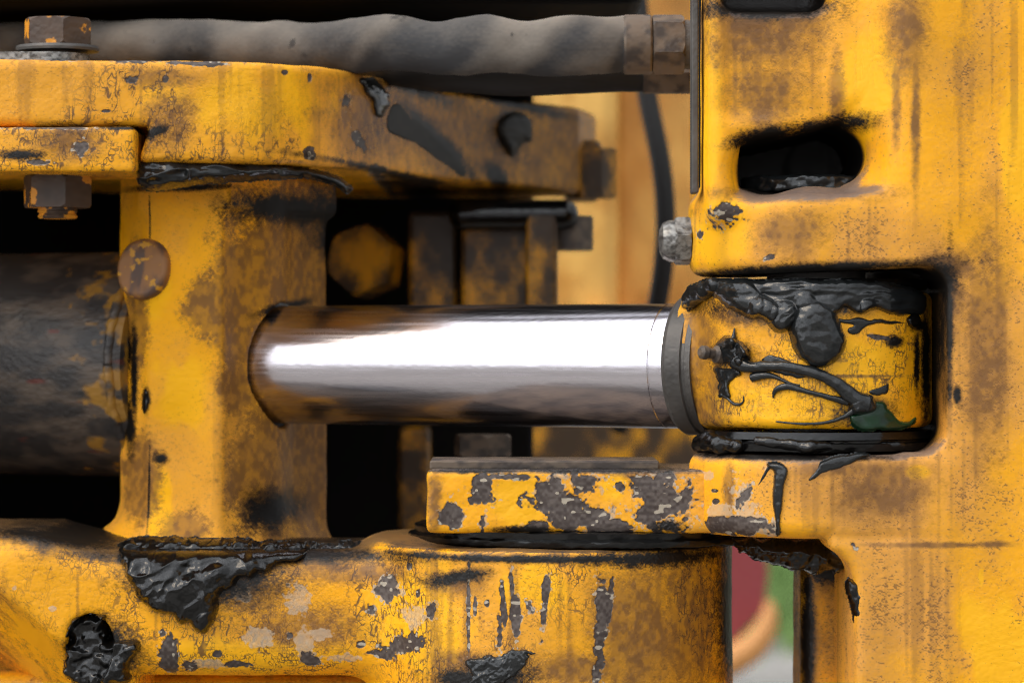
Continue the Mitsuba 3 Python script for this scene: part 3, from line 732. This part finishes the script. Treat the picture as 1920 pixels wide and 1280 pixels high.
solo("rear_bolt", "dark bolt head below the chrome rod, over the grey plate", "bolt", posed(hexhead(0.0165, .012), P(905, 855, .26), [0, 0, 1], 0.2), "fitting_metal", smooth=20)
solo("rear_nut", "small dark nut at the right edge of the bearing block", "nut", posed(hexhead(0.013, .02), P(1072, 470, .36), [0, 0, 1], 0.2), "fitting_metal", smooth=20)
ec = thing("end_cap", "brown stepped cap at the far right end of the upper plate", "cap")
put("flange", rbox(P(1060, 372, .43), P(1128, 262, .43) + [0, .06, 0], .004), "rear_paint", ec)
put("lug", posed(hexhead(0.013, .03), P(1116, 372, .43), [0, 0, 1], 0.3), "rear_paint", ec, smooth=20)
pn = thing("guard_plate", "sunlit orange yellow panel far behind the hose at upper right", "panel")
put("panel", rbox([P(1150, 0, 1.25)[0], 1.25, -0.17], [P(1700, 0, 1.25)[0], 1.29, .9], .01), "panel_paint", pn)
put("panel_edge", rbox([P(930, 0, 1.1)[0], 1.12, -0.35], [P(1158, 0, 1.15)[0], 1.32, .9], .015), "panel_paint", pn)
put("sill", rbox([P(800, 0, 1.2)[0], 1.08, P(0, 930, 1.1)[2]], [P(1340, 0, 1.1)[0], 1.40, P(0, 575, 1.1)[2]], .015), "rear_paint", pn)
fd = thing("red_fender", "blurred dark red guard with an orange rim seen through the lower opening", "guard")
pts = [(1280, 900), (1430, 960), (1440, 1070), (1434, 1140), (1385, 1195), (1280, 1270)]
Yf = 2.3
c2 = m3.CrossSection([[(float(P(a, b, Yf)[0]), float(P(a, b, Yf)[2])) for a, b in reversed(pts)]])
put("panel", posed(m3.Manifold.extrude(c2, .03), [0, Yf, 0], [0, -1, 0]) if False else trimesh.Trimesh(*(lambda m: (np.column_stack([m.vertices[:, 0], Yf + m.vertices[:, 2], m.vertices[:, 1]]), m.faces[:, ::-1]))(tm(m3.Manifold.extrude(c2, .03))), process=False), "fender_red", fd, smooth=False)
put("rim", tube([P(1440, 1125, 2.27), P(1440, 1165, 2.27), P(1418, 1205, 2.27), P(1365, 1240, 2.27), P(1250, 1300, 2.27)], [.004, .012, .016, .018, .018], 80, 20), "fender_orange", fd, smooth=True)
# grass
gv, gf = [], []
r2 = np.random.default_rng(5)
n = 70000
gx, gy = r2.uniform(-1.5, 6.5, n), 7.4 + 18 * r2.random(n) ** 0.8
hh, aa = r2.uniform(.05, .16, n), r2.uniform(0, 6.28, n)
w = .02
b0 = np.column_stack([gx - w * np.cos(aa), gy - w * np.sin(aa), np.full(n, -.905)])
b1 = np.column_stack([gx + w * np.cos(aa), gy + w * np.sin(aa), np.full(n, -.905)])
b2 = np.column_stack([gx + r2.normal(0, .03, n), gy + r2.normal(0, .03, n), -.9 + hh])
solo("grass", "blurred green grass far behind the machine", "grass", trimesh.Trimesh(np.stack([b0, b1, b2], 1).reshape(-1, 3), np.arange(3 * n).reshape(-1, 3), process=False), "grass_blades", smooth=False, kind="stuff")


# ------------------------------------------------------------------ grease
def smear(name, label, poly, surf, thick=0.003, edge=0.003, bumps=(), wr=0.0012, wf=(140, 200), ridge=0.0, rf=(60, 160), rot=0.0, warp=0.0015, h=0.00045, mat="grease", seed=0, parent=None, soft=2, cat="grease", group=None, sink=0.0012):
    "a lump of grease on a surface: outline, dome profile, rounded lobes and folds; surf(x, z) is the depth of the surface under it"
    w = np.array([onsurf(a, b, surf)[[0, 2]] for a, b in chaikin(poly, soft)])
    pg = shapely.Polygon(w).buffer(0)
    x0, z0, x1, z1 = pg.bounds
    gx, gz = np.arange(x0 - .003, x1 + .003, h), np.arange(z0 - .003, z1 + .003, h)
    xx, zz = np.meshgrid(gx, gz, indexing="ij")
    p3 = np.stack([xx, zz, np.full(xx.shape, seed * .37)], -1)
    ax = xx + (meshkit.fbm(p3 * 190, 3, seed) - .5) * 2 * warp
    az = zz + (meshkit.fbm(p3 * 190, 3, seed + 9) - .5) * 2 * warp
    d = shapely.distance(shapely.points(ax.ravel(), az.ravel()), pg.boundary).reshape(xx.shape)
    d = np.where(shapely.contains_xy(pg, ax.ravel(), az.ravel()).reshape(xx.shape), d, -d)
    dome = np.sqrt(np.clip(1 - (1 - np.clip(d / edge, 0, 1)) ** 2, 0, 1))
    c, s = math.cos(rot), math.sin(rot)
    ux, uz = ax * c + az * s, az * c - ax * s
    q1 = np.stack([ux * wf[0], uz * wf[1], np.full(xx.shape, seed + .5)], -1)
    q2 = np.stack([ux * rf[0] + meshkit.noise(p3 * 90, seed + 2) * 1.2, uz * rf[1], np.full(xx.shape, seed + 3.5)], -1)
    hh = thick * (0.75 + 0.5 * meshkit.fbm(p3 * 60, 2, seed + 5)) + wr * (meshkit.fbm(q1, 2, seed) - .5) * 2
    hh = hh + ridge * (1 - 2.2 * np.abs(meshkit.fbm(q2, 2, seed + 7) - .5) * 2)
    for a, b, r, amp in bumps:
        o = onsurf(a, b, surf)
        rr = np.sqrt((ax - o[0]) ** 2 + (az - o[2]) ** 2) / (r * PX)
        hh = np.maximum(hh, hh * .55 + amp * np.sqrt(np.clip(1 - rr ** 2, 0, 1))) if amp > 0 else hh + amp * np.exp(-rr ** 2)
    hh = np.maximum(hh, 0.0004) * dome - sink * (1 - np.clip(d / (edge * .35), 0, 1))
    ys = surf(xx, zz)
    ok = d > -h * 1.5
    cell = ok[:-1, :-1] & ok[1:, :-1] & ok[:-1, 1:] & ok[1:, 1:]
    idx = np.arange(xx.size).reshape(xx.shape)
    i = idx[:-1, :-1][cell]; j = idx[1:, :-1][cell]; k = idx[1:, 1:][cell]; l = idx[:-1, 1:][cell]
    fr = np.vstack([np.column_stack([i, j, k]), np.column_stack([i, k, l])])
    vf = np.column_stack([xx.ravel(), (ys - hh).ravel(), zz.ravel()])
    vb = np.column_stack([xx.ravel(), (ys + sink + .0006).ravel(), zz.ravel()])
    m = trimesh.Trimesh(np.vstack([vf, vb]), np.vstack([fr, fr[:, ::-1] + xx.size]), process=False)
    e = np.sort(np.vstack([fr[:, [0, 1]], fr[:, [1, 2]], fr[:, [2, 0]]]), 1)
    m.remove_unreferenced_vertices()
    if parent:
        return put(name, m, mat, parent, smooth=True)
    return solo(name, label, cat, m, mat, smooth=True, group=group)


def strand(pts, surf, rad, out=0.4, n=90, wob=0.0004, seed=0, flat=0.8):
    rad = np.broadcast_to(rad, len(pts))
    q = []
    for (a, b), r in zip(pts, rad):
        p = onsurf(a, b, surf); p[1] -= r * out
        q.append(p)
    return tube(q, rad, n, 16, wob=wob, wf=220, seed=seed, flat=flat)


k = thing("grease_lump", "thick dark grey grease hanging in lobes from the top of the yellow rod end", "grease")
smear("sheet", "", [(1292, 530), (1340, 522), (1480, 526), (1620, 524), (1735, 540), (1740, 590), (1705, 592), (1660, 588), (1640, 578), (1622, 592), (1600, 588), (1585, 572), (1570, 592), (1545, 600), (1490, 608), (1478, 618), (1455, 615), (1430, 596), (1412, 600), (1395, 592), (1360, 574), (1345, 555), (1320, 545), (1300, 560), (1290, 590), (1285, 560)],
      eye_front, thick=0.0034, edge=0.0035, ridge=0.0012, rf=(40, 230), wr=0.0010, bumps=[(1385, 568, 44, .0075), (1425, 582, 30, .008), (1465, 590, 30, .0065), (1510, 570, 26, .004), (1625, 575, 20, .004), (1350, 555, 26, .004)], seed=1, parent=k)
smear("drop", "", [(1476, 600), (1486, 570), (1510, 556), (1550, 560), (1572, 590), (1584, 620), (1588, 648), (1575, 672), (1548, 690), (1520, 686), (1495, 670), (1482, 640)], eye_front, thick=0.0085, edge=0.009, wr=0.0008, seed=2, warp=.0011, parent=k)
smear("fold", "", [(1436, 600), (1450, 570), (1490, 560), (1498, 585), (1488, 612), (1470, 625), (1450, 622)], eye_front, thick=0.0082, edge=0.005, wr=0.001, ridge=.0008, rot=.8, seed=3, parent=k)
smear("smear", "", [(1568, 592), (1600, 596), (1640, 598), (1700, 600), (1705, 606), (1650, 608), (1625, 610), (1612, 628), (1590, 630), (1584, 618), (1605, 610), (1570, 606)], eye_front, thick=0.0007, edge=0.002, wr=0.0003, seed=4, parent=k)
smear("clot", "", [(1700, 590), (1720, 584), (1730, 604), (1718, 616), (1702, 612)], eye_front, thick=0.004, edge=0.003, wr=0.001, seed=5, parent=k, mat="tar")

k = thing("grease_string", "stringy black grease trailing from the grease nipple across the yellow rod end", "grease")
smear("clot", "", [(1337, 652), (1350, 630), (1368, 628), (1385, 640), (1404, 646), (1408, 668), (1396, 690), (1374, 690), (1362, 676), (1340, 672)], eye_front, thick=0.0045, edge=0.0035, wr=0.0024, wf=(260, 260), bumps=[(1395, 655, 14, .0075), (1365, 640, 14, .007), (1378, 678, 14, .006)], seed=6, parent=k, warp=.0022)
smear("drip", "", [(1338, 686), (1356, 690), (1386, 690), (1390, 704), (1370, 716), (1364, 730), (1376, 742), (1352, 748), (1346, 736), (1352, 716), (1340, 702)], eye_front, thick=0.0026, edge=0.0025, wr=0.0016, wf=(260, 200), seed=7, parent=k, warp=.002)
put("thread", strand([(1350, 742), (1366, 748), (1382, 758), (1392, 754), (1393, 742)], eye_front, [.0012, .0009, .0007, .0006, .0004], seed=2), "grease", k, smooth=True)
put("thread", strand([(1374, 640), (1376, 626), (1377, 615)], eye_front, [.0016, .0009, .0004], out=1.5, n=30), "grease", k, smooth=True)
put("thread", strand([(1380, 676), (1405, 688), (1440, 686), (1490, 690), (1540, 704), (1580, 728), (1602, 746), (1625, 756)], eye_front, [.0042, .0030, .0024, .0024, .0027, .0033, .0040, .0046], out=.7, n=160, wob=.0007, seed=3), "grease", k, smooth=True)
put("thread", strand([(1410, 708), (1425, 704), (1452, 706), (1480, 718), (1500, 722)], eye_front, [.0022, .0020, .0012, .0007, .0004], n=70), "grease", k, smooth=True)
put("thread", strand([(1450, 746), (1454, 732), (1468, 725), (1500, 730), (1545, 742), (1590, 754)], eye_front, [.0004, .0011, .0016, .0014, .0013, .0018], n=110, out=.6), "grease", k, smooth=True)
put("thread", strand([(1455, 790), (1500, 794), (1545, 792), (1575, 784), (1600, 770)], eye_front, [.0003, .0006, .0008, .0010, .0016], n=90), "grease", k, smooth=True)
smear("clot", "", [(1588, 742), (1610, 734), (1636, 738), (1646, 756), (1640, 772), (1620, 778), (1600, 780), (1590, 764)], eye_front, thick=0.0062, edge=0.005, wr=0.0018, seed=8, parent=k)
smear("smear", "", [(1420, 676), (1445, 660), (1460, 668), (1490, 680), (1530, 700), (1500, 712), (1450, 700)], eye_front, thick=0.0006, edge=0.002, wr=0.0003, seed=12, parent=k)
smear("smear", "", [(1622, 736), (1650, 724), (1668, 716), (1664, 738), (1645, 748)], eye_front, thick=0.0005, edge=0.002, wr=0.0003, seed=13, parent=k)
smear("green_film", "", [(1588, 776), (1625, 772), (1645, 748), (1668, 760), (1684, 790), (1700, 792), (1718, 778), (1720, 788), (1700, 803), (1660, 806), (1600, 806)], eye_front, thick=0.0016, edge=0.002, wr=0.0007, seed=9, parent=k, mat="green_grease")

ear = lambda x, z: np.where(np.asarray(x) < CX, CY - np.sqrt(np.maximum(ER ** 2 - (np.minimum(x, CX) - CX) ** 2, 1e-8)), 0.0) + 0.0002
k = thing("grease_strip", "narrow strip of black grease hanging down the face of the lower ear", "grease")
smear("strip", "", [(1436, 868), (1452, 864), (1476, 872), (1478, 886), (1470, 910), (1466, 960), (1462, 1000), (1456, 1006), (1454, 980), (1446, 940), (1448, 900), (1452, 884), (1440, 876)], ear, thick=0.0022, edge=0.002, wr=0.0005, warp=.0006, seed=10, parent=k, soft=1)
put("thread", strand([(1446, 870), (1438, 882), (1428, 900), (1420, 912)], ear, [.0014, .0008, .0005, .0003], n=40), "grease", k, smooth=True)
smear("grease_smear", "dark smear of grease wiped slantwise below the gap on the lower ear", [(1510, 900), (1530, 880), (1545, 858), (1600, 852), (1640, 850), (1610, 866), (1570, 878), (1540, 890), (1518, 906)], ear, thick=0.0009, edge=0.002, wr=0.0003, seed=11)

# grease along the top of the lower washer and on the ledge
def capsules(segs, h, wob, wf, seed, k=.003):
    segs = [(np.asarray(p), np.asarray(q), a, b) for p, q, a, b in segs]
    allp = np.array([w for s in segs for w in s[:2]])
    r = max(max(s[2:]) for s in segs) + .004

    def f(x, y, z):
        d = None
        for p, q, a, b in segs:
            e = scap(x, y, z, p, q, a, b)
            d = e if d is None else smin(d, e, k)
        return d
    return nets(f, allp.min(0) - r, allp.max(0) + r, h, wob, wf, seed)


segs = []
for (a, b), (c, d), r0, r1 in [((1312, 832), (1332, 828), .0042, .0050), ((1332, 828), (1352, 834), .0048, .0045), ((1352, 834), (1384, 836), .0038, .0034), ((1420, 826), (1520, 838), .0022, .0028), ((1520, 838), (1690, 836), .0028, .0022)]:
    yy = lambda px: float(eye_front(P(px, 0, .03)[0], 0)) + .0005
    segs.append((P(a, b, yy(a)), P(c, d, yy(c)), r0, r1))
solo("grease_roll", "lumpy roll of wet black grease squeezed out below the rod end", "grease", capsules(segs, .0008, .0011, 190, 3), "tar", smooth=True)
segs = [(P(1288, 580, .075), P(1296, 560, .06), .003, .004), (P(1296, 560, .06), P(1322, 545, .045), .004, .004), (P(1300, 545, .055), P(1340, 535, .035), .003, .004)]
solo("grease_clot", "dark grease clot at the upper left corner of the rod end, over the chrome rod", "grease", capsules(segs, .0008, .0012, 170, 5), "grease", smooth=True)

# on the trunnion block, under the upper plate
tr_front = lambda x, z: GL[1] + ((0.0525 - (np.asarray(x) - GL[0]) * B[0]) / B[1])
def tr_front(x, z):
    x, z = np.broadcast_arrays(np.asarray(x, float), np.asarray(z, float))
    y = np.full(x.shape, 0.12)
    for _ in range(50):
        y = np.minimum(y + np.clip(trunnion(x, y, np.minimum(z, GL[2] + .09)), -.01, .01) * .7, .30)
    return y


shelf = lambda x, z: np.minimum(tr_front(x, z), ufront(x, z) + 0.016)
smear("grease_ridge", "wrinkled dark grease squeezed out under the upper yellow plate above the trunnion", [(255, 320), (262, 302), (300, 296), (400, 303), (520, 308), (620, 322), (660, 345), (655, 366), (636, 352), (600, 338), (540, 332), (480, 340), (420, 342), (360, 345), (310, 358), (275, 358), (258, 346)],
      shelf, thick=0.012, edge=0.006, ridge=0.0034, rf=(55, 170), wr=0.0024, wf=(90, 190), rot=-.1, seed=21)
smear("oil_blot", "small wet black oil blot on the yellow head casting", [(268, 730), (276, 726), (280, 745), (277, 764), (272, 778), (264, 768), (266, 748)], tr_front, thick=.0016, edge=.0018, seed=22, mat="tar", cat="oil")
smear("rod_grease", "dark grease tuft above the spot where the chrome rod leaves the casting", [(478, 590), (500, 568), (522, 556), (548, 566), (540, 576), (515, 580), (492, 598), (474, 622), (470, 610)], lambda x, z: GL[1] + (np.asarray(x) - GL[0]) * -A[0] / A[1] * 1.0 - 0.001, thick=.003, edge=.003, wr=.0014, seed=23)

# on the lower yoke
smear("grease_clump", "big wet black clump of grease drooping over the lower yoke at left", [(216, 1034), (240, 1008), (330, 1006), (420, 1010), (520, 1014), (580, 1020), (575, 1046), (520, 1052), (505, 1082), (485, 1072), (475, 1085), (450, 1080), (438, 1098), (412, 1110), (414, 1140), (400, 1165), (385, 1192), (368, 1182), (355, 1160), (335, 1174), (322, 1152), (290, 1148), (260, 1120), (240, 1085), (228, 1060)],
      lambda x, z: np.minimum(lfront(x, z), .093), thick=0.0075, edge=0.007, ridge=0.0036, rf=(40, 95), rot=.4, wr=0.0012, wf=(80, 120), bumps=[(390, 1160, 26, .006), (300, 1130, 30, .006)], seed=31, warp=.0024, mat="tar")
def ledge_front(x, z):
    return np.full(np.broadcast(x, z).shape, 0.052)
smear("grease_crumbs", "crumbly dark grease ledge running right from the big clump on the lower yoke", [(500, 1026), (560, 1018), (600, 1020), (650, 1012), (700, 1022), (720, 1034), (710, 1060), (500, 1060)], lambda x, z: np.full(np.broadcast(x, z).shape, .102), thick=.009, edge=.006, ridge=.003, rf=(110, 170), wr=.004, wf=(150, 170), seed=38, warp=.0035)
smear("grease_bed", "flat wet bed of black grease at the foot of the yellow head casting", [(215, 1024), (240, 1012), (330, 1008), (430, 1012), (520, 1016), (560, 1024), (560, 1060), (215, 1060)], lambda x, z: np.full(np.broadcast(x, z).shape, .096), thick=.010, edge=.006, ridge=.004, rf=(50, 170), wr=.003, wf=(80, 150), seed=37, warp=.003, mat="tar")
flat_hole = lambda x, z: np.minimum(lfront(x, z), 0.030)
smear("grease_clog", "wet black grease clogging the round hole at lower left", [(126, 1210), (130, 1176), (150, 1156), (178, 1150), (198, 1158), (200, 1190), (212, 1206), (240, 1200), (256, 1196), (266, 1222), (246, 1236), (238, 1262), (250, 1280), (200, 1290), (130, 1290), (122, 1250)], lambda x, z: np.minimum(lfront(x, z), .082), thick=.0048, edge=.004, wr=.003, wf=(150, 150), ridge=.002, rf=(80, 140), seed=33, warp=.003, mat="tar")
smear("grease_patch", "fuzzy dark dried grease patch at the bottom edge of the lower yoke", [(868, 1290), (880, 1262), (868, 1240), (900, 1228), (945, 1226), (990, 1218), (1016, 1216), (990, 1232), (975, 1256), (950, 1280), (940, 1295)], lfront, thick=.0016, edge=.003, wr=.0012, wf=(420, 420), seed=34, warp=.004)
smear("oil_drip", "small black oily clot on the inner edge of the lower opening", [(1584, 1082), (1608, 1086), (1618, 1112), (1636, 1116), (1650, 1130), (1636, 1156), (1620, 1180), (1602, 1172), (1598, 1142), (1588, 1112)], lambda x, z: np.full(np.broadcast(x, z).shape, .006), thick=.005, edge=.003, wr=.0016, seed=35, mat="tar", cat="oil")
smear("grease_hang", "black grease hanging from the underside of the lower ear into the opening", [(1375, 1006), (1604, 1006), (1604, 1062), (1560, 1070), (1524, 1076), (1500, 1066), (1480, 1068), (1450, 1054), (1424, 1050), (1404, 1036), (1384, 1030)], lambda x, z: np.full(np.broadcast(x, z).shape, .05), thick=.012, edge=.010, ridge=.004, rf=(60, 150), wr=.003, seed=39, warp=.003, mat="tar", soft=1)
# on the upper plate
smear("grease_dab", "glossy bluish dab of grease on the top edge of the upper plate", [(676, 148), (700, 144), (720, 158), (734, 184), (730, 204), (722, 224), (706, 226), (696, 206), (700, 190), (684, 178)], ufront, thick=.007, edge=.006, wr=.0028, wf=(200, 200), seed=41, warp=.003)
smear("grease_streak", "flat dark streak of grease slanting across the upper plate", [(728, 195), (752, 190), (800, 240), (850, 285), (880, 318), (868, 338), (840, 318), (790, 278), (745, 252), (722, 245)], ufront, thick=.0012, edge=.003, wr=.0004, seed=42, mat="dry_grease")
smear("grease_blob", "black blurred knob of grease near the far end of the upper plate", [(928, 240), (946, 214), (972, 210), (996, 222), (998, 270), (984, 262), (972, 284), (958, 300), (946, 280)], ufront, thick=.011, edge=.01, wr=.003, seed=43, mat="dry_grease", h=.0007)
